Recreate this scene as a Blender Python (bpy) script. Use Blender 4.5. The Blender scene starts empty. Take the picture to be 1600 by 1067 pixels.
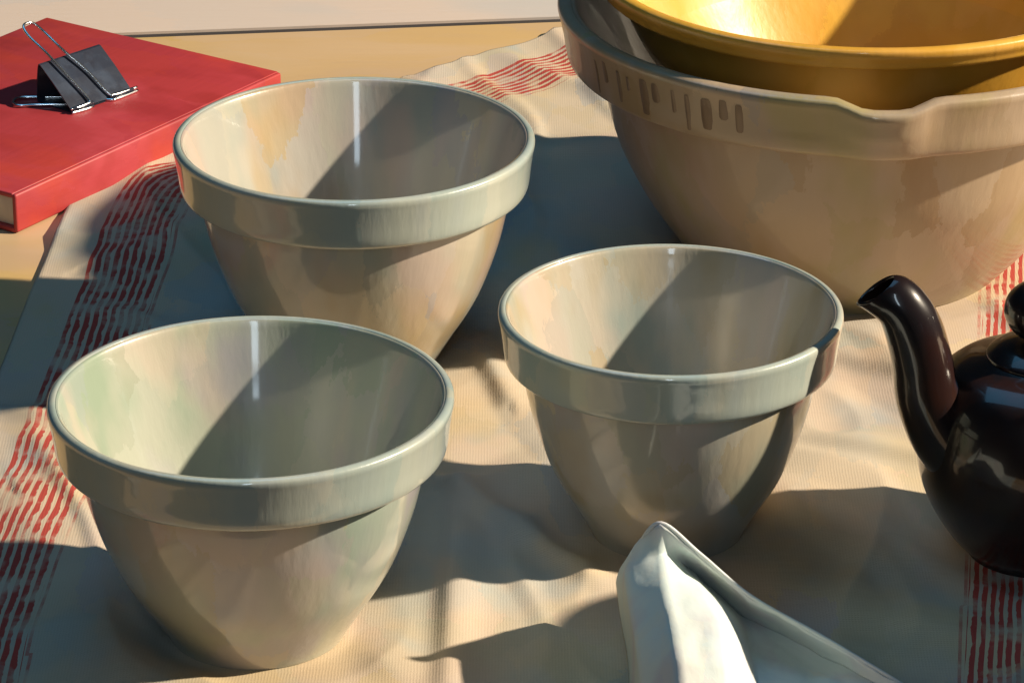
import bpy, bmesh, math, random
from mathutils import Vector, Matrix, noise
random.seed(4)
S = bpy.context.scene
C = S.collection
# ------------------------------------------------------------------ camera
CAM_H, PITCH, FPX = 0.70, math.radians(23.5), 6000.0
cam = bpy.data.cameras.new('camera'); cam_o = bpy.data.objects.new('camera', cam); C.objects.link(cam_o)
cam.sensor_width = 36.0; cam.lens = FPX / 1600 * 36; cam.clip_end = 50; cam.clip_start = 0.05
cam_o.location = (0, 0, CAM_H); cam_o.rotation_euler = (math.pi/2 - PITCH, 0, 0)
S.camera = cam_o
# ------------------------------------------------------------------ light
def area(name, loc, target, size, size_y, power, col, shape='RECTANGLE'):
    l = bpy.data.lights.new(name, 'AREA'); l.shape = shape; l.size = size
    if shape in ('RECTANGLE', 'ELLIPSE'): l.size_y = size_y
    l.energy = power; l.color = col
    o = bpy.data.objects.new(name, l); C.objects.link(o); o.location = loc
    o.rotation_euler = (Vector(target) - Vector(loc)).to_track_quat('-Z', 'Y').to_euler()
    return o
KEY_AZ, KEY_EL, KEY_D = math.radians(-3), math.radians(31), 4.5
T0 = Vector((0.0, 1.55, 0.05))
kd = Vector((math.cos(KEY_AZ)*math.cos(KEY_EL), math.sin(KEY_AZ)*math.cos(KEY_EL), math.sin(KEY_EL)))
area('key_lamp', T0 + kd*KEY_D, T0, 0.11, 0.11, 640, (1.0, 0.85, 0.65), 'DISK')
# tall narrow window behind the viewer: cool fill and the upright glints in the glaze
area('window_light', (-0.05, -1.35, 1.45), (0.0, 1.5, 0.05), 0.22, 1.6, 12.0, (0.72, 0.88, 1.0))
# wide cool fill light added overhead: the blue of the shadows on the cloth
area('overhead_fill', (-0.5, 1.9, 2.6), (-0.1, 1.6, 0.0), 1.6, 1.6, 14, (0.20, 0.59, 1.0))
w = bpy.data.worlds.new('World'); S.world = w; w.use_nodes = True
bg = w.node_tree.nodes['Background']
bg.inputs[0].default_value = (0.36, 0.62, 0.85, 1); bg.inputs[1].default_value = 0.02
S.render.engine = 'CYCLES'
S.view_settings.view_transform = 'Standard'; S.view_settings.look = 'None'
S.view_settings.exposure = -0.15; S.view_settings.gamma = 1.0
S.view_settings.use_curve_mapping = False
# ------------------------------------------------------------------ helpers
def W(px, py, z=0.0):
    """point of the place measured at picture position (px, py), lying at height z"""
    f = Vector((0, math.cos(PITCH), -math.sin(PITCH))); u = Vector((0, math.sin(PITCH), math.cos(PITCH)))
    d = f + Vector(((px-800)/FPX, 0, 0)) + u*((533.5-py)/FPX)
    t = (z - CAM_H)/d.z
    return Vector((0, 0, CAM_H)) + d*t
def PY(p):
    f = Vector((0, math.cos(PITCH), -math.sin(PITCH))); u = Vector((0, math.sin(PITCH), math.cos(PITCH)))
    q = p - Vector((0, 0, CAM_H)); d = q.dot(f)
    return 800 + q.x/d*FPX, 533.5 - q.dot(u)/d*FPX, d
def tag(o, label=None, cat=None, group=None, kind=None):
    if label: o['label'] = label
    if cat: o['category'] = cat
    if group: o['group'] = group
    if kind: o['kind'] = kind
    return o
def empty(name, loc, rz=0):
    o = bpy.data.objects.new(name, None); C.objects.link(o); o.location = loc; o.rotation_euler = (0, 0, rz)
    o.empty_display_size = 0.02
    return o
def mesh(name, verts, faces, mat, parent=None, smooth=True, loc=None):
    me = bpy.data.meshes.new(name); me.from_pydata([tuple(v) for v in verts], [], faces); me.update()
    bm = bmesh.new(); bm.from_mesh(me); bmesh.ops.remove_doubles(bm, verts=bm.verts, dist=1e-6)
    bmesh.ops.recalc_face_normals(bm, faces=bm.faces); bm.to_mesh(me); bm.free()
    if smooth:
        for p in me.polygons: p.use_smooth = True
    me.materials.append(mat)
    o = bpy.data.objects.new(name, me); C.objects.link(o)
    if parent: o.parent = parent
    if loc is not None: o.location = loc
    return o
def catmull(pts, n=6, closed=False):
    out = []; P = [Vector(p) for p in pts]; m = len(P)
    rng = range(m if closed else m-1)
    for i in rng:
        if closed: p0, p1, p2, p3 = P[i-1], P[i], P[(i+1) % m], P[(i+2) % m]
        else: p0, p1, p2, p3 = P[max(i-1, 0)], P[i], P[i+1], P[min(i+2, m-1)]
        for k in range(n):
            t = k/n
            out.append(0.5*((2*p1) + (p2-p0)*t + (2*p0-5*p1+4*p2-p3)*t*t + (3*p1-p0-3*p2+p3)*t**3))
    if not closed: out.append(P[-1])
    return out
def lathe(prof, seg=128, closed=False, deform=None):
    V = []; F = []; n = len(prof)
    for s in range(seg):
        a = 2*math.pi*s/seg
        for (r, z) in prof:
            p = Vector((r*math.cos(a), r*math.sin(a), z))
            V.append(deform(p, a) if deform else p)
    for s in range(seg):
        s2 = (s+1) % seg
        for i in range(n if closed else n-1):
            j = (i+1) % n
            F.append((s*n+i, s2*n+i, s2*n+j, s*n+j))
    return V, F
def tube(path, radii, seg=20, squash=1.0, cap=True):
    V = []; F = []; m = len(path); ref = Vector((0, 1, 0))
    for i, p in enumerate(path):
        t = (path[min(i+1, m-1)] - path[max(i-1, 0)]).normalized()
        b = t.cross(ref)
        if b.length < 1e-4: b = t.cross(Vector((1, 0, 0)))
        b.normalize(); nn = b.cross(t).normalized()
        for s in range(seg):
            a = 2*math.pi*s/seg
            V.append(p + b*math.cos(a)*radii[i] + nn*math.sin(a)*radii[i]*squash)
    for i in range(m-1):
        for s in range(seg):
            s2 = (s+1) % seg
            F.append((i*seg+s, i*seg+s2, (i+1)*seg+s2, (i+1)*seg+s))
    if cap:
        F.append(tuple(range(seg))); F.append(tuple(range((m-1)*seg, m*seg)))
    return V, F
# ------------------------------------------------------------------ materials
def nt(m): return m.node_tree.nodes, m.node_tree.links
def dab_material(name, base, pigments, amount=0.5, scale=45, rough=0.35, coat=0.0, stretch=(1, 1, 0.45),
                 bump=0.22, bristle=0.5, spec=0.5, coords='Object', seed=0.0):
    """a colour laid on in loose overlapping dabs of kindred pigments, with bristle marks in the relief"""
    m = bpy.data.materials.new(name); m.use_nodes = True; N, L = nt(m)
    b = N['Principled BSDF']; tc = N.new('ShaderNodeTexCoord')
    def layer(sc, st, off, rot):
        mp = N.new('ShaderNodeMapping'); mp.inputs['Scale'].default_value = st
        mp.inputs['Location'].default_value = (off, off*1.7, off*0.6); mp.inputs['Rotation'].default_value = rot
        L.new(tc.outputs[coords], mp.inputs[0])
        nz = N.new('ShaderNodeTexNoise'); nz.inputs['Scale'].default_value = sc*1.3; nz.inputs['Detail'].default_value = 6
        nz.inputs['Roughness'].default_value = 0.7
        L.new(mp.outputs[0], nz.inputs['Vector'])
        sb = N.new('ShaderNodeVectorMath'); sb.operation = 'SUBTRACT'; sb.inputs[1].default_value = (0.5, 0.5, 0.5)
        L.new(nz.outputs['Color'], sb.inputs[0])
        ml = N.new('ShaderNodeVectorMath'); ml.operation = 'SCALE'; ml.inputs['Scale'].default_value = 0.9/sc
        L.new(sb.outputs[0], ml.inputs[0])
        ad = N.new('ShaderNodeVectorMath'); L.new(mp.outputs[0], ad.inputs[0]); L.new(ml.outputs[0], ad.inputs[1])
        vo = N.new('ShaderNodeTexVoronoi'); vo.feature = 'F1'
        vo.inputs['Scale'].default_value = sc; L.new(ad.outputs[0], vo.inputs['Vector'])
        return vo, mp
    mp1 = N.new('ShaderNodeMapping'); mp1.inputs['Scale'].default_value = stretch; mp1.inputs['Rotation'].default_value = (0.1, 0.2, 0.3)
    mp1.inputs['Location'].default_value = (seed, seed*1.7, seed*0.6); L.new(tc.outputs[coords], mp1.inputs[0])
    nz1 = N.new('ShaderNodeTexNoise'); nz1.inputs['Scale'].default_value = scale*0.9; nz1.inputs['Detail'].default_value = 3; nz1.inputs['Distortion'].default_value = 0.15
    L.new(mp1.outputs[0], nz1.inputs['Vector'])
    v1 = N.new('ShaderNodeMapRange'); v1.data_type = 'FLOAT_VECTOR'
    v1.inputs[7].default_value = (0.50,)*3; v1.inputs[8].default_value = (0.66,)*3; v1.interpolation_type = 'SMOOTHSTEP'
    L.new(nz1.outputs['Color'], v1.inputs[6])
    v2, mp2 = layer(scale*1.5, stretch, seed+3.3, (0.5, -0.4, 0.9))
    def ramp(vo):
        sp = N.new('ShaderNodeSeparateColor'); L.new(vo.outputs['Color'] if vo.type == 'TEX_VORONOI' else vo.outputs[1], sp.inputs[0])
        r = N.new('ShaderNodeValToRGB'); r.color_ramp.interpolation = 'LINEAR'
        cols = pigments; e = r.color_ramp.elements
        while len(e) < len(cols): e.new(0.5)
        for i, c in enumerate(cols):
            e[i].position = 0.15 + 0.7*i/(len(cols)-1); e[i].color = (*c, 1)
        L.new(sp.outputs[0], r.inputs[0]); return r, sp
    r2, s2 = ramp(v2)
    s1 = N.new('ShaderNodeSeparateColor'); L.new(v1.outputs[1], s1.inputs[0]); prev = None
    for ch in range(3):
        mixA = N.new('ShaderNodeMix'); mixA.data_type = 'RGBA'
        mA = N.new('ShaderNodeMath'); mA.operation = 'MULTIPLY'; mA.inputs[1].default_value = amount
        L.new(s1.outputs[ch], mA.inputs[0]); L.new(mA.outputs[0], mixA.inputs[0])
        if prev is None: mixA.inputs[6].default_value = (*base, 1)
        else: L.new(prev.outputs[2], mixA.inputs[6])
        mixA.inputs[7].default_value = (*pigments[ch % len(pigments)], 1); prev = mixA
    mixB = N.new('ShaderNodeMix'); mixB.data_type = 'RGBA'
    mB = N.new('ShaderNodeMath'); mB.operation = 'MULTIPLY'; mB.inputs[1].default_value = amount*0.7
    L.new(s2.outputs[1], mB.inputs[0]); L.new(mB.outputs[0], mixB.inputs[0])
    L.new(mixA.outputs[2], mixB.inputs[6]); L.new(r2.outputs[0], mixB.inputs[7])
    L.new(mixB.outputs[2], b.inputs['Base Color'])
    # bristle relief
    br = N.new('ShaderNodeTexNoise'); br.inputs['Scale'].default_value = 260; br.inputs['Detail'].default_value = 4
    mpb = N.new('ShaderNodeMapping'); mpb.inputs['Scale'].default_value = (1, 1, 0.12) if stretch[2] < 1 else (0.15, 1, 1)
    mpb.inputs['Rotation'].default_value = (0.3, 0.25, 0.5)
    L.new(tc.outputs[coords], mpb.inputs[0]); L.new(mpb.outputs[0], br.inputs['Vector'])
    mh = N.new('ShaderNodeMath'); mh.operation = 'MULTIPLY_ADD'; mh.inputs[1].default_value = bristle
    L.new(br.outputs['Fac'], mh.inputs[0]); L.new(s2.outputs[2], mh.inputs[2])
    bp = N.new('ShaderNodeBump'); bp.inputs['Strength'].default_value = bump; bp.inputs['Distance'].default_value = 0.0015
    L.new(mh.outputs[0], bp.inputs['Height']); L.new(bp.outputs[0], b.inputs['Normal'])
    b.inputs['Roughness'].default_value = rough; b.inputs['Coat Weight'].default_value = coat
    b.inputs['Coat Roughness'].default_value = 0.07; b.inputs['Specular IOR Level'].default_value = spec
    m['mix_out'] = mixB.name
    return m
PIG = [(0.36, 0.24, 0.09), (0.18, 0.27, 0.27), (0.44, 0.33, 0.29), (0.15, 0.26, 0.31), (0.27, 0.25, 0.34), (0.48, 0.40, 0.25)]
glaze_a = dab_material('cream_glaze', (0.39, 0.37, 0.305), PIG, 0.62, 26, 0.32, 1.0, seed=1.0)
glaze_b = dab_material('celadon_cream_glaze', (0.37, 0.385, 0.315), [(0.17, 0.28, 0.19), (0.30, 0.26, 0.34), (0.46, 0.38, 0.31), (0.30, 0.26, 0.11), (0.13, 0.26, 0.29), (0.44, 0.41, 0.28)], 0.62, 26, 0.32, 1.0, seed=5.2)
glaze_c = dab_material('buff_cream_glaze', (0.39, 0.37, 0.315), [(0.33, 0.24, 0.09), (0.18, 0.28, 0.29), (0.45, 0.34, 0.30), (0.26, 0.25, 0.12), (0.30, 0.29, 0.36), (0.48, 0.40, 0.26)], 0.62, 26, 0.32, 1.0, seed=9.7)
collar_glaze = dab_material('sky_tinted_collar_glaze', (0.35, 0.39, 0.35), [(0.20, 0.30, 0.30), (0.42, 0.40, 0.30), (0.28, 0.33, 0.36), (0.24, 0.33, 0.26), (0.44, 0.42, 0.34)], 0.6, 26, 0.32, 1.0, seed=12.1)  # grey-green glaze; part of its cool tone is sky reflection put into the colour
stone = dab_material('buff_stoneware', (0.34, 0.26, 0.18), [(0.25, 0.16, 0.06), (0.37, 0.28, 0.24), (0.29, 0.25, 0.10), (0.25, 0.23, 0.23), (0.44, 0.33, 0.22)], 0.75, 20, 0.4, 0.35, seed=2.2)
amber = dab_material('amber_glaze', (0.54, 0.29, 0.035), [(0.70, 0.42, 0.06), (0.50, 0.24, 0.02), (0.66, 0.36, 0.09), (0.42, 0.24, 0.03)], 0.5, 22, 0.4, 0.3, seed=3.1)
brown = dab_material('dark_brown_glaze', (0.009, 0.006, 0.006), [(0.018, 0.007, 0.006), (0.008, 0.009, 0.014), (0.03, 0.009, 0.005), (0.012, 0.010, 0.010)], 0.5, 40, 0.3, 0.75, bump=0.08, spec=0.2, seed=6.0)
redc = dab_material('red_book_cloth', (0.33, 0.03, 0.036), [(0.42, 0.05, 0.065), (0.22, 0.014, 0.013), (0.42, 0.04, 0.02), (0.28, 0.02, 0.035)], 0.6, 26, 0.55, 0.0, stretch=(1, 0.5, 1), seed=8.0)
pages = dab_material('book_pages', (0.62, 0.52, 0.40), [(0.66, 0.56, 0.44), (0.50, 0.42, 0.34)], 0.4, 60, 0.8, 0.0)
tablem = dab_material('ochre_tabletop', (0.50, 0.34, 0.17), [(0.54, 0.36, 0.15), (0.44, 0.31, 0.21), (0.54, 0.39, 0.26), (0.48, 0.33, 0.10)], 0.6, 17, 0.5, 0.0, stretch=(0.35, 1, 1), seed=4.0)
ledgem = dab_material('pale_ledge_paint', (0.56, 0.46, 0.39), [(0.56, 0.48, 0.41), (0.34, 0.41, 0.45), (0.58, 0.45, 0.38), (0.36, 0.42, 0.46)], 0.55, 9, 0.6, 0.0, stretch=(0.4, 1, 1), seed=4.4)
white = dab_material('white_linen', (0.56, 0.62, 0.59), [(0.50, 0.61, 0.60), (0.46, 0.36, 0.44), (0.46, 0.56, 0.60), (0.62, 0.58, 0.48)], 0.4, 40, 0.7, 0.0, seed=7.0)
black_m = dab_material('black_clip_lacquer', (0.022, 0.028, 0.045), [(0.04, 0.055, 0.085), (0.02, 0.02, 0.03)], 0.5, 90, 0.3, 0.3)
def plain(name, col, rough=0.4, metal=0.0, coat=0):
    m = bpy.data.materials.new(name); m.use_nodes = True; b = m.node_tree.nodes['Principled BSDF']
    nz = m.node_tree.nodes.new('ShaderNodeTexNoise'); nz.inputs['Scale'].default_value = 300
    mr = m.node_tree.nodes.new('ShaderNodeMapRange'); mr.inputs[3].default_value = rough*0.8; mr.inputs[4].default_value = rough*1.2
    m.node_tree.links.new(nz.outputs[0], mr.inputs[0]); m.node_tree.links.new(mr.outputs[0], b.inputs['Roughness'])
    b.inputs['Base Color'].default_value = (*col, 1); b.inputs['Metallic'].default_value = metal
    b.inputs['Coat Weight'].default_value = coat
    return m
steel = plain('clip_wire', (0.80, 0.83, 0.86), 0.22, 1.0)
gap_shade_m = plain('gap_shade_dark', (0.03, 0.025, 0.025), 0.8)
bar_m = dab_material('dark_rim_bar', (0.15, 0.095, 0.055), [(0.26, 0.19, 0.13), (0.10, 0.06, 0.04)], 0.5, 60, 0.4, 0.3)
# towel: cream linen, woven red stripes driven by the mesh's own distance-from-edge attribute
towel_m = dab_material('striped_cream_linen', (0.46, 0.38, 0.28), [(0.48, 0.36, 0.28), (0.27, 0.33, 0.33), (0.48, 0.36, 0.19), (0.22, 0.29, 0.31), (0.34, 0.29, 0.33), (0.50, 0.40, 0.28)], 0.6, 20, 0.8, 0.0, stretch=(1, 0.6, 1), bump=0.35, seed=1.4)
N, L = nt(towel_m); b = N['Principled BSDF']; mixB = N[towel_m['mix_out']]
at = N.new('ShaderNodeAttribute'); at.attribute_name = 'stripe'
tc = N.new('ShaderNodeTexCoord')
nz = N.new('ShaderNodeTexNoise'); nz.inputs['Scale'].default_value = 26; nz.inputs['Detail'].default_value = 1; L.new(tc.outputs['Object'], nz.inputs['Vector'])
def mth(op, a, b_=None, c=None):
    n = N.new('ShaderNodeMath'); n.operation = op
    for i, x in enumerate((a, b_, c)):
        if x is None: continue
        if isinstance(x, (int, float)): n.inputs[i].default_value = x
        else: L.new(x, n.inputs[i])
    return n.outputs[0]
u = mth('ADD', at.outputs['Fac'], mth('MULTIPLY', mth('SUBTRACT', nz.outputs['Fac'], 0.5), 0.8))   # in stripe periods, 0..n inside a band
fr = mth('FRACT', u)
nz2 = N.new('ShaderNodeTexNoise'); nz2.inputs['Scale'].default_value = 120; L.new(tc.outputs['Object'], nz2.inputs['Vector'])
wid = mth('MULTIPLY_ADD', nz2.outputs['Fac'], 0.75, 0.18)
line = mth('LESS_THAN', fr, wid)
inb = mth('MULTIPLY', mth('GREATER_THAN', at.outputs['Fac'], 0.0), mth('LESS_THAN', at.outputs['Fac'], 9.0))
nz3 = N.new('ShaderNodeTexNoise'); nz3.inputs['Scale'].default_value = 60; nz3.inputs['Detail'].default_value = 4; L.new(tc.outputs['Object'], nz3.inputs['Vector'])
mr3 = N.new('ShaderNodeMapRange'); mr3.inputs[1].default_value = 0.36; mr3.inputs[2].default_value = 0.52; mr3.inputs[3].default_value = 0.25; L.new(nz3.outputs['Fac'], mr3.inputs[0])
fac = mth('MULTIPLY', mth('MULTIPLY', line, inb), mr3.outputs[0])
# coarse linen weave
wv = []
for ax_ in ('X', 'Y'):
    wn = N.new('ShaderNodeTexWave'); wn.bands_direction = ax_; wn.inputs['Scale'].default_value = 260; wn.inputs['Distortion'].default_value = 1.5
    wn.inputs['Detail'].default_value = 1; L.new(tc.outputs['Object'], wn.inputs['Vector']); wv.append(wn.outputs['Fac'])
wb = N.new('ShaderNodeBump'); wb.inputs['Strength'].default_value = 0.16; wb.inputs['Distance'].default_value = 0.0006
L.new(mth('MAXIMUM', wv[0], wv[1]), wb.inputs['Height'])
old = b.inputs['Normal'].links[0].from_socket; L.new(old, wb.inputs['Normal']); L.new(wb.outputs[0], b.inputs['Normal'])
mx = N.new('ShaderNodeMix'); mx.data_type = 'RGBA'; L.new(fac, mx.inputs[0]); L.new(mixB.outputs[2], mx.inputs[6])
mx.inputs[7].default_value = (0.34, 0.04, 0.028, 1); L.new(mx.outputs[2], b.inputs['Base Color'])
# ------------------------------------------------------------------ setting: tabletop and the pale ledge behind it
e0, e1 = W(280, 57), W(870, 35)
dv = (e1 - e0).normalized(); nv = Vector((-dv.y, dv.x, 0))
far0, far1 = e0 - dv*1.6, e1 + dv*1.6
th = 0.03
def slab(name, a, b_, c, d, z0, z1, mat):
    V = [(*p.xy, z0) for p in (a, b_, c, d)] + [(*p.xy, z1) for p in (a, b_, c, d)]
    return mesh(name, V, [(0, 1, 2, 3), (4, 5, 6, 7), (0, 1, 5, 4), (1, 2, 6, 5), (2, 3, 7, 6), (3, 0, 4, 7)], mat, smooth=False)
ny_ = Vector((0, 1.185, 0)); tb = slab('tabletop', Vector((far0.x, ny_.y, 0)), Vector((far1.x, ny_.y, 0)), far1, far0, -0.04, 0.0, tablem)
tag(tb, 'ochre wooden tabletop under the striped cloth and the bowls', None, None, 'structure')
lg = slab('ledge', far0 + nv*0.011, far1 + nv*0.008, far1 + nv*1.6, far0 + nv*1.6, -0.05, 0.0, ledgem)
tag(lg, 'pale pinkish ledge beyond the far edge of the tabletop', None, None, 'structure')
sm_ = slab('gap_shade_strip', far0 + nv*0.0005, far1 + nv*0.0005, far1 + nv*0.0085, far0 + nv*0.0105, -0.03, -0.0015, gap_shade_m)  # dark strip laid in the gap, its shade put into the colour
tag(sm_, 'dark strip for the shade of the gap between the tabletop and the pale ledge', None, None, 'structure')
# ------------------------------------------------------------------ bowls
BASES = []
def bowl_dims(rc, a_px, base_y):
    base = W(rc[0], base_y, 0.0)
    lo, hi = 0.02, 0.5                                     # height whose rim centre lands on rc
    for _ in range(50):
        z = (lo+hi)/2
        if PY(base + Vector((0, 0, z)))[1] > rc[1]: lo = z
        else: hi = z
    d = PY(base + Vector((0, 0, z)))[2]
    x = (rc[0]-800)/FPX*d
    base.x = x
    return base, a_px/FPX*d, z
OUT = [(0.0, 0.0), (0.40, 0.0), (0.445, 0.012), (0.475, 0.05), (0.555, 0.15), (0.655, 0.27), (0.725, 0.38), (0.80, 0.54), (0.845, 0.68), (0.868, 0.785), (0.905, 0.85), (0.942, 0.95)]
INN = [(0.955, 0.9965), (0.943, 0.991), (0.933, 0.975), (0.920, 0.945), (0.879, 0.85), (0.815, 0.70), (0.725, 0.50), (0.62, 0.33), (0.50, 0.20), (0.37, 0.11), (0.2, 0.07), (0.0, 0.06)]
COL = [(0.862, 0.79), (0.925, 0.780), (0.956, 0.788), (0.970, 0.815), (0.980, 0.88), (0.993, 0.945), (1.0, 0.975), (0.995, 0.992), (0.975, 1.0), (0.958, 0.9975), (0.952, 0.985), (0.940, 0.95), (0.917, 0.89), (0.893, 0.83)]
def make_bowl(name, label, base, R, H, mat, cat='bowl', group=None, deform=None, collar_mat=None, out=OUT):
    e = empty(name, base); tag(e, label, cat, group)
    prof = [(p.x, p.y) for p in catmull([(r, z, 0) for r, z in out], 5)] + [(p.x, p.y) for p in catmull([(r, z, 0) for r, z in INN], 5)]
    prof = [(r*R, z*H) for r, z in prof]
    df = (lambda p, a: deform(p, a, R, H)) if deform else None
    V, F = lathe(prof, 160, False, df); mesh('body', V, F, mat, e)
    cp = [(p.x*R, p.y*H) for p in catmull([(r, z, 0) for r, z in COL], 4, True)]
    V, F = lathe(cp, 160, True, df); mesh('rim_collar', V, F, collar_mat or mat, e)
    BASES.append((base.x, base.y, 0.5*R))
    return e
G = 'nesting cream mixing bowls'
b0, R0, H0 = bowl_dims((392, 615), 318, 985)
make_bowl('mixing_bowl', 'cream bowl with greenish interior standing by the white napkin and the cloth stripes', b0, R0, H0, glaze_b, group=G, collar_mat=collar_glaze)
b1, R1, H1 = bowl_dims((553, 213), 283, 560)
make_bowl('mixing_bowl', 'cream bowl with brownish interior standing beside the red book', b1, R1, H1, glaze_a, group=G, collar_mat=collar_glaze)
b2, R2, H2 = bowl_dims((1048, 480), 270, 829)
make_bowl('mixing_bowl', 'smallest cream bowl, standing between the white napkin and the spouted stoneware bowl', b2, R2, H2, glaze_c, group=G, collar_mat=collar_glaze)
b3, R3, H3 = bowl_dims((1345, -2), 474, 405)
def spout_def(p, a, R, H):
    d = (a - 1.5*math.pi)
    if p.z < 0.70*H or p.xy.length < 0.84*R: return p
    g = math.exp(-(d/0.125)**4); k = min(1, (p.z/H-0.70)/0.2)
    q = p.copy(); s = 1 + 0.035*g*k; q.x *= s; q.y *= s; q.z -= 0.030*H*g*k*k
    return q
OUTB = [(0.0, 0.0), (0.46, 0.0), (0.50, 0.012), (0.53, 0.045), (0.60, 0.13), (0.68, 0.25), (0.74, 0.36), (0.80, 0.50), (0.84, 0.66), (0.868, 0.785), (0.905, 0.85), (0.942, 0.95)]
make_bowl('stoneware_bowl', 'large buff stoneware bowl with a pouring lip, holding the yellow bowl', b3, R3, H3, stone, 'bowl', None, spout_def, out=OUTB)
sb = [o for o in bpy.data.objects if o.name.startswith('stoneware_bowl')][0]
for q in range(11):  # dark upright bars on the left of the rim collar
    a0 = math.radians(-153 + q*3.6 + random.uniform(-.6, .6)); da = math.radians(random.uniform(0.4, 1.3)); zt = random.uniform(.93, .955); zb = random.uniform(.80, .89)
    V = []; F = []
    for ia in range(5):
        a = a0 + da*(ia/2-1); sh = abs(ia/2-1)**4*0.008
        for z in [zt-sh + (zb+sh-zt+sh)*t_/6 for t_ in range(7)]:
            rr = 0.970 + (z-.815)/.13*0.023 + (0.0016 if 0 < ia < 4 else -0.0012)
            V.append(Vector((rr*R3*math.cos(a), rr*R3*math.sin(a), z*H3)))
    for ia in range(4):
        for t_ in range(6): F.append((ia*7+t_, ia*7+t_+1, ia*7+t_+8, ia*7+t_+7))
    mesh('rim_bar', V, F, bar_m, sb)
# amber bowl nested in it
e = empty('amber_bowl', b3 + Vector((0, 0, 0.335*H3))); tag(e, 'glossy amber yellow bowl nested inside the large buff stoneware bowl', 'bowl')
RA, HA = 0.885*R3, 0.80*H3
V, F = lathe([(r*RA, z*HA) for r, z in [(p.x, p.y) for p in catmull([(0, 0, 0), (.38, 0, 0), (.44, .02, 0), (.56, .2, 0), (.68, .42, 0), (.80, .62, 0), (.88, .80, 0), (.93, .92, 0)], 5)] + [(p.x, p.y) for p in catmull([(0.962, .9985, 0), (.945, .988, 0), (.932, .965, 0), (.905, .90, 0), (.84, .74, 0), (.74, .50, 0), (.6, .28, 0), (.4, .1, 0), (.2, .06, 0), (0, .05, 0)], 5)]], 160)
mesh('body', V, F, amber, e)
cp = [(p.x*RA, p.y*HA) for p in catmull([(.90, .905, 0), (.955, .90, 0), (.975, .91, 0), (.985, .935, 0), (1.0, .965, 0), (1.0, .99, 0), (.985, 1.0, 0), (.964, .999, 0), (.952, .98, 0), (.94, .955, 0), (.925, .93, 0)], 4, True)]
V, F = lathe(cp, 160, True); mesh('rim_collar', V, F, amber, e)
# ------------------------------------------------------------------ teapot
tp = W(1612, 862); d = PY(tp)[2]; k = d/FPX          # metres per picture pixel here
RT = 186*k
e = empty('teapot', tp); tag(e, 'dark brown glazed teapot with short hooked spout and knobbed lid', 'teapot')
BASES.append((tp.x, tp.y, 0.6*RT))
TH = 1.80*RT
prof = [(0, 0), (.48, 0), (.54, .012), (.56, .04), (.68, .10), (.86, .25), (.97, .40), (1.0, .54), (.98, .70), (.89, .85), (.72, .945), (.52, .985), (.44, 1.0), (.42, .985), (.38, .96), (0.0, .955)]
V, F = lathe([(p.x*RT, p.y*TH) for p in catmull([(r, z, 0) for r, z in prof], 5)], 96); mesh('body', V, F, brown, e)
lidp = [(.44, .985), (.47, 1.0), (.45, 1.02), (.36, 1.055), (.24, 1.075), (.15, 1.085), (.13, 1.10), (0, 1.10)]
V, F = lathe([(p.x*RT, p.y*TH) for p in catmull([(r, z, 0) for r, z in lidp], 5)], 64); lid = mesh('lid', V, F, brown, e)
kn = [(.13, 1.08), (.16, 1.10), (.27, 1.13), (.34, 1.20), (.32, 1.28), (.22, 1.335), (.09, 1.355), (0, 1.358)]
V, F = lathe([(p.x*RT, p.y*TH) for p in catmull([(r, z, 0) for r, z in kn], 5)], 48); mesh('knob', V, F, brown, lid)
# spout in the vertical plane through the pot's axis, picture measurements turned into metres at the pot
def TPp(px, py, off=0):
    r = W(px, py, 0.0); o = Vector((0, 0, CAM_H)); dr = (r - o).normalized()
    t = (tp.y + off - o.y)/dr.y
    return o + dr*t - tp
ctl = [(1545, 735, 60), (1486, 690, 55), (1452, 625, 50), (1441, 565, 46), (1427, 512, 44), (1410, 480, 40), (1390, 462, 33), (1370, 454, 24)]
path = catmull([TPp(x, y, -0.012) for x, y, r in ctl], 6)
rad = [p.x for p in catmull([(r*k, 0, 0) for x, y, r in ctl], 6)]
V, F = tube(path, rad, 28, 1.0, cap=False)
nr = len(path)
for q in range(nr):                                   # pouring lip: the lower side runs out further than the upper
    w_ = max(0, (q-(nr-14))/13)**1.5
    for t_ in range(28):
        v = V[q*28+t_]; lo_ = -(v.z-path[q].z)/rad[q]
        v.x -= w_*(lo_*0.85+0.1)*rad[q]
sp_o = mesh('spout', V, F, brown, e)
so = sp_o.modifiers.new('wall', 'SOLIDIFY'); so.thickness = 0.0016; so.offset = -1
hp = [Vector((RT*x, 0, TH*z)) for x, z in ((.90, .78), (1.15, .90), (1.42, .82), (1.50, .55), (1.35, .30), (1.05, .22), (.88, .28))]
V, F = tube(catmull(hp, 6), [0.085*RT]*37, 20, 1.3); mesh('handle', V, F, brown, e)
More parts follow.
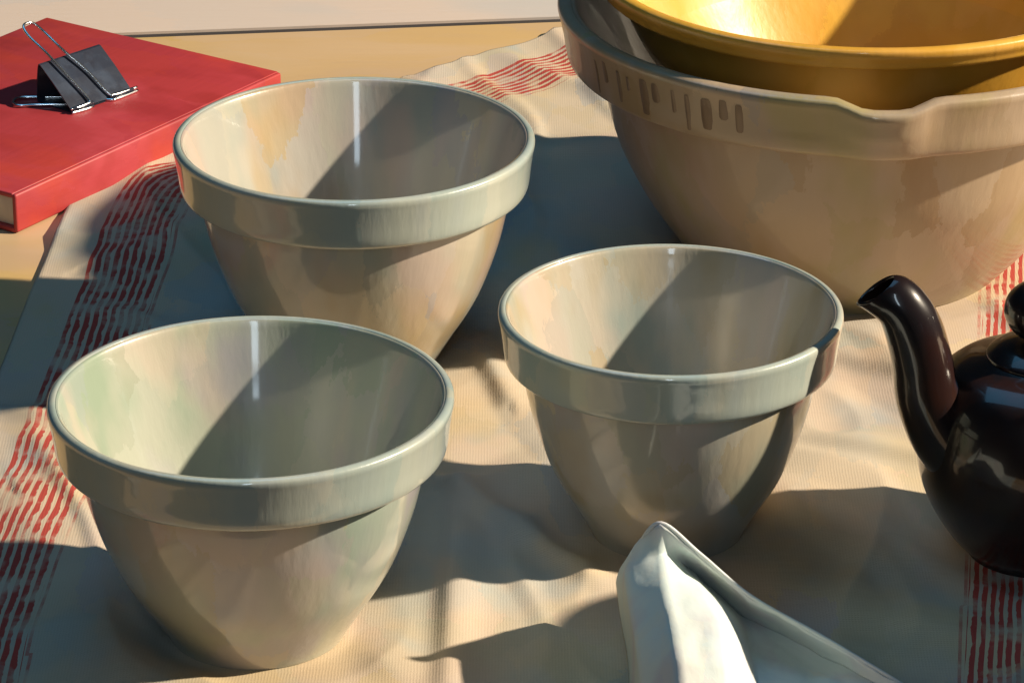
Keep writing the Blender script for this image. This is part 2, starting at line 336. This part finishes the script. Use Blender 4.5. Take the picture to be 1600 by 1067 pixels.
# ------------------------------------------------------------------ red book and its binder clip
BT = 0.021
cA, cB, cC = W(128, 26, BT), W(436, 112, BT), W(20, 303, BT)
ux = (cB - cC); lw = ux.length; ux.normalize()
ud = (cA - cB); ud = (ud - ux*ud.dot(ux)); dw = ud.length; ud.normalize()
bk = empty('hardcover_book', (cC.x, cC.y, 0)); tag(bk, 'red cloth hardcover book lying flat under the binder clip', 'book')
bk.rotation_euler = (0, 0, math.atan2(ux.y, ux.x))
def rbox(name, x0, x1, y0, y1, z0, z1, mat, parent, bev=0.0008, seg=3):
    bm = bmesh.new(); bmesh.ops.create_cube(bm, size=1)
    for v in bm.verts:
        v.co = Vector((x0 + (v.co.x+.5)*(x1-x0), y0 + (v.co.y+.5)*(y1-y0), z0 + (v.co.z+.5)*(z1-z0)))
    bmesh.ops.bevel(bm, geom=bm.edges[:], offset=bev, segments=seg, affect='EDGES', profile=0.5)
    me = bpy.data.meshes.new(name); bm.to_mesh(me); bm.free(); me.materials.append(mat)
    o = bpy.data.objects.new(name, me); C.objects.link(o); o.parent = parent
    for p in me.polygons: p.use_smooth = True
    return o
dw = max(dw, 0.16)
rbox('cover', 0, lw, 0.0004, dw, BT-0.0026, BT, redc, bk)
rbox('cover', 0, lw, 0.0004, dw, 0.0003, 0.0029, redc, bk)
rbox('spine', 0, lw, -0.0016, 0.0012, 0.0006, BT-0.0003, redc, bk, 0.0012)
rbox('page_block', 0.003, lw-0.003, 0.0015, dw-0.004, 0.0028, BT-0.0025, pages, bk, 0.0003, 1)
# binder clip: lies on one plate, jaws towards the spine, handles folded back
j0, j1 = W(112, 172, BT+0.002), W(206, 140, BT+0.002)
ax = (j1 - j0); CW = ax.length; ax.normalize()
cl = empty('binder_clip', (j0.x, j0.y, BT)); tag(cl, 'black binder clip with steel wire handles resting on the red book', 'binder clip')
cl.rotation_euler = (0, 0, math.atan2(ax.y, ax.x))
CD, CH = 0.0245, 0.0215
sec = [(0.0, 0.0014), (CD*0.5, CH*0.58), (CD*0.93, CH*0.97), (CD*0.99, CH*0.98), (CD*1.02, CH*0.90), (CD*1.08, CH*0.5), (CD*1.10, CH*0.06), (CD*1.07, 0.0), (CD*0.5, 0.0002), (0.0, 0.0002)]
def strip(sec, t, x0, x1):
    V = []; F = []; n = len(sec)
    cx = sum(p[0] for p in sec)/n; cz = sum(p[1] for p in sec)/n
    for x in (x0, x1):
        for (y, z) in sec: V.append(Vector((x, y, z)))
    inn = []
    for i, (y, z) in enumerate(sec):
        d = Vector((cx-y, cz-z)).normalized()*t
        inn.append((y+d.x, z+d.y))
    for x in (x0, x1):
        for (y, z) in inn: V.append(Vector((x, y, z)))
    for i in range(n-1):
        F += [(i, i+1, n+i+1, n+i), (2*n+i, 2*n+i+1, 3*n+i+1, 3*n+i), (i, i+1, 2*n+i+1, 2*n+i), (n+i, n+i+1, 3*n+i+1, 3*n+i)]
    return V, F
V, F = strip(sec, 0.0007, 0, CW)
mesh('spring_body', V, F, black_m, cl, smooth=False)
# rolled jaws
for z in (0.0022, 0.0004):
    V, F = tube([Vector((x, -0.0006, z + 0.0002)) for x in (-0.0002, CW*0.34)], [0.0010]*2, 12); mesh('jaw_roll', V, F, black_m, cl)
    V, F = tube([Vector((x, -0.0006, z + 0.0002)) for x in (CW*0.62, CW+0.0002)], [0.0010]*2, 12); mesh('jaw_roll', V, F, black_m, cl)
def wire(name, pts, r=0.00075):
    p = catmull(pts, 8); V, F = tube(p, [r]*len(p), 10); return mesh(name, V, F, steel, cl)
wire('wire_handle', [(CW+.003, -0.0006, 0.0026), (CW*.70, -0.0008, 0.0028), (CW*.62, 0.001, 0.0042), (CW*.52, CD*.55, CH*.72), (CW*.40, CD*1.02, CH*1.16), (CW*.36, CD*1.5, CH*1.50), (CW*.30, CD*1.72, CH*1.68), (CW*.16, CD*1.72, CH*1.68), (CW*.12, CD*1.5, CH*1.50), (CW*.16, CD*1.02, CH*1.16), (CW*.22, CD*.55, CH*.72), (CW*.30, 0.001, 0.0042), (CW*.22, -0.0008, 0.0028), (-.001, -0.0006, 0.0026)])
wire('wire_handle', [(CW+.003, -0.0012, 0.0009), (CW*.72, -0.0022, 0.0009), (CW*.60, -0.0005, 0.0009), (CW*.40, CD*.6, 0.0009), (CW*.10, CD*1.15, 0.001), (-CW*.10, CD*1.45, 0.0012), (-CW*.26, CD*1.35, 0.0014), (-CW*.30, CD*1.1, 0.0012), (-CW*.12, CD*.85, 0.001), (CW*.15, CD*.4, 0.0009), (CW*.30, -0.0005, 0.0009), (CW*.2, -0.0022, 0.0009), (-.001, -0.0012, 0.0009)])
# ------------------------------------------------------------------ striped towel spread over the table
edge_px = [(-240, 1190), (-190, 1000), (-105, 800), (-50, 690), (-22, 630), (8, 560), (62, 425), (128, 292), (235, 245), (420, 190), (745, 98), (885, 46)]
edge = [W(x, y) for x, y in edge_px]
edge_c = catmull(edge, 14)
def xleft(y):
    for a, b_ in zip(edge_c, edge_c[1:]):
        if a.y <= y <= b_.y:
            t = (y-a.y)/max(1e-9, b_.y-a.y); q = a.lerp(b_, t); s = (b_-a).normalized()
            return q.x, max(0.25, s.y)
    return (edge_c[0].x, 1) if y < edge_c[0].y else (edge_c[-1].x, 0.6)
y_near, y_far = edge_c[0].y, edge_c[-1].y
xr0, xr1 = W(1705, 490), W(1712, 980)
def xright(y): return xr0.x + (xr1.x-xr0.x)*(y-xr0.y)/(xr1.y-xr0.y)
NX, NY = 300, 330
# folds: (from, to, height, half-width)
folds = [((690, 770), (945, 925), .0055, .0055), ((716, 775), (700, 1090), .0045, .006), ((-60, 655), (110, 668), .0045, .005), ((150, 420), (420, 330), .0035, .007),
         ((850, 245), (1010, 235), .005, .008), ((1250, 700), (1460, 735), .004, .006), ((1130, 930), (1560, 1010), .004, .012), ((745, 540), (795, 640), .004, .005),
         ((40, 800), (190, 1060), .004, .014), ((1290, 560), (1420, 600), .003, .007), ((540, 990), (640, 1080), .003, .01)]
folds = [(W(*a), W(*b_), h, s) for a, b_, h, s in folds]
NAP_C = W(1080, 980)
def towel_z(x, y):
    p = Vector((x, y, 0)); z = 0.0
    for a, b_, h, s in folds:
        ab = b_-a; t = max(0, min(1, (p-a).dot(ab)/ab.length_squared)); dd = (p-(a+ab*t)).length
        asym = s*(1.0 if (p-a).cross(ab).z > 0 else 1.9)
        z += h*math.exp(-(dd/asym)**2)*(0.35+0.65*math.sin(math.pi*(0.15+0.7*t)))
    z += 0.0011*(noise.noise(Vector((x*16, y*11, 2.1)))+0.5*noise.noise(Vector((x*38, y*30, 5.5))))+0.0011
    cz = 1-abs(noise.noise(Vector((x*9+3, y*6, 7.7))))*5; z += 0.0032*max(0, cz)**1.5
    cz = 1-abs(noise.noise(Vector((x*15-2, y*9+x*8, 1.7))))*6; z += 0.0018*max(0, cz)
    m = 1.0
    for bx, by, br in BASES:
        dd = math.hypot(x-bx, y-by)
        m *= max(0, min(1, (dd-br)/0.02))
    dd = math.hypot((x-NAP_C.x)/1.3, y-NAP_C.y); m *= max(0.15, min(1, (dd-0.03)/0.03))
    return 0.0012 + max(0, z)*m
V = []; F = []; ST = []
for j in range(NY+1):
    y = y_near + (y_far-y_near)*j/NY
    xl, cs = xleft(y); xr = xright(y)
    for i in range(NX+1):
        x = xl + (xr-xl)*(i/NX)
        z = towel_z(x, y)
        if i == 0 or j == NY or i == NX or j == 0: z = 0.0012
        V.append(Vector((x, y, z)))
        u = (x-xl)*cs                                   # metres in from the left hem
        sl = (u-0.023)/0.0040
        ur = xr - x
        sr = (ur-0.018)/0.0036
        s = sl if sl < 9.5 else (sr if -1 < sr < 9.5 else -1)
        ST.append(s if s > 0 else min(s, -0.01))
for j in range(NY):
    for i in range(NX):
        q = j*(NX+1)+i; F.append((q, q+1, q+NX+2, q+NX+1))
me = bpy.data.meshes.new('towel'); me.from_pydata([tuple(v) for v in V], [], F); me.update()
for p in me.polygons: p.use_smooth = True
at = me.attributes.new('stripe', 'FLOAT', 'POINT'); at.data.foreach_set('value', ST)
me.materials.append(towel_m)
tw = bpy.data.objects.new('towel', me); C.objects.link(tw)
tag(tw, 'cream linen towel with bands of thin red stripes spread under the bowls', 'towel')
sm = tw.modifiers.new('thickness', 'SOLIDIFY'); sm.thickness = 0.001; sm.offset = -1
# ------------------------------------------------------------------ white napkin pinched into a peak
nap = [
 [(974, 888, .030), (997, 852, .050), (1033, 817, .062), (1095, 866, .050), (1175, 932, .036), (1290, 997, .021), (1412, 1070, .006)],
 [(968, 912, .020), (982, 890, .044), (1036, 868, .050), (1080, 893, .032), (1150, 952, .014), (1270, 1012, .008), (1392, 1084, .004)],
 [(974, 958, .011), (986, 930, .042), (1040, 925, .050), (1100, 935, .046), (1165, 980, .012), (1260, 1040, .005), (1380, 1102, .004)],
 [(985, 1015, .007), (996, 985, .038), (1050, 978, .047), (1126, 980, .045), (1172, 1030, .010), (1250, 1075, .005), (1360, 1130, .004)],
 [(990, 1085, .005), (1004, 1040, .032), (1060, 1033, .043), (1136, 1038, .040), (1180, 1085, .008), (1240, 1120, .004), (1340, 1160, .004)],
 [(988, 1180, .004), (1012, 1120, .020), (1066, 1110, .030), (1136, 1115, .026), (1170, 1150, .006), (1240, 1180, .004), (1330, 1200, .004)],
 [(985, 1225, .004), (1020, 1215, .004), (1066, 1215, .004), (1130, 1215, .004), (1175, 1215, .004), (1240, 1222, .004), (1320, 1230, .004)]]
nc = W(1080, 1000)
def lin(pts, n):
    return [pts[i].lerp(pts[i+1], k/n) for i in range(len(pts)-1) for k in range(n)] + [pts[-1]]
rows = []
for r in nap:
    q = [W(*p) - Vector((nc.x, nc.y, 0)) for p in r]
    rows.append([a.lerp(b_, 0.9) for a, b_ in zip(catmull(q, 8), lin(q, 8))])
cols = [[a.lerp(b_, 0.6) for a, b_ in zip(catmull([r[i] for r in rows], 8), lin([r[i] for r in rows], 8))] for i in range(len(rows[0]))]
V = []; F = []; m = len(cols[0])
for i, cpts in enumerate(cols):
    for q, p in enumerate(cpts):
        wz = 0.0011*noise.noise(Vector((p.x*75, p.y*35, 1.0))) + 0.0006*noise.noise(Vector((p.x*190, p.y*90, 4.0)))
        V.append(Vector((p.x, p.y, max(0.0035, p.z + wz))))
for i in range(len(cols)-1):
    for q in range(m-1): F.append((i*m+q, i*m+q+1, (i+1)*m+q+1, (i+1)*m+q))
np_o = mesh('napkin', V, F, white, None, True, (nc.x, nc.y, 0))
tag(np_o, 'white linen napkin pinched up into a pointed fold beside the smallest bowl', 'napkin')
hem = catmull([W(*p) - Vector((nc.x, nc.y, 0)) for p in nap[0]], 8)
V, F = tube(hem, [0.0008]*len(hem), 10); mesh('hem', V, F, white, np_o)
sm = np_o.modifiers.new('thickness', 'SOLIDIFY'); sm.thickness = 0.0014; sm.offset = -1

# ------------------------------------------------------------------ pot added unseen beyond the picture's edge: it throws the shade over the near right of the towel
cr = W(1850, 1012); e = empty('shade_caster', cr); tag(e, 'brown stoneware pot added out of view to shade the near right of the towel', 'shade_caster')
V, F = lathe([(p.x, p.y) for p in catmull([(0, 0, 0), (.042, 0, 0), (.047, .004, 0), (.052, .04, 0), (.052, .085, 0), (.046, .108, 0), (.043, .118, 0), (.046, .125, 0), (.043, .127, 0), (.039, .12, 0), (.045, .08, 0), (.043, .02, 0), (0, .008, 0)], 5)], 64)
mesh('body', V, F, brown, e)
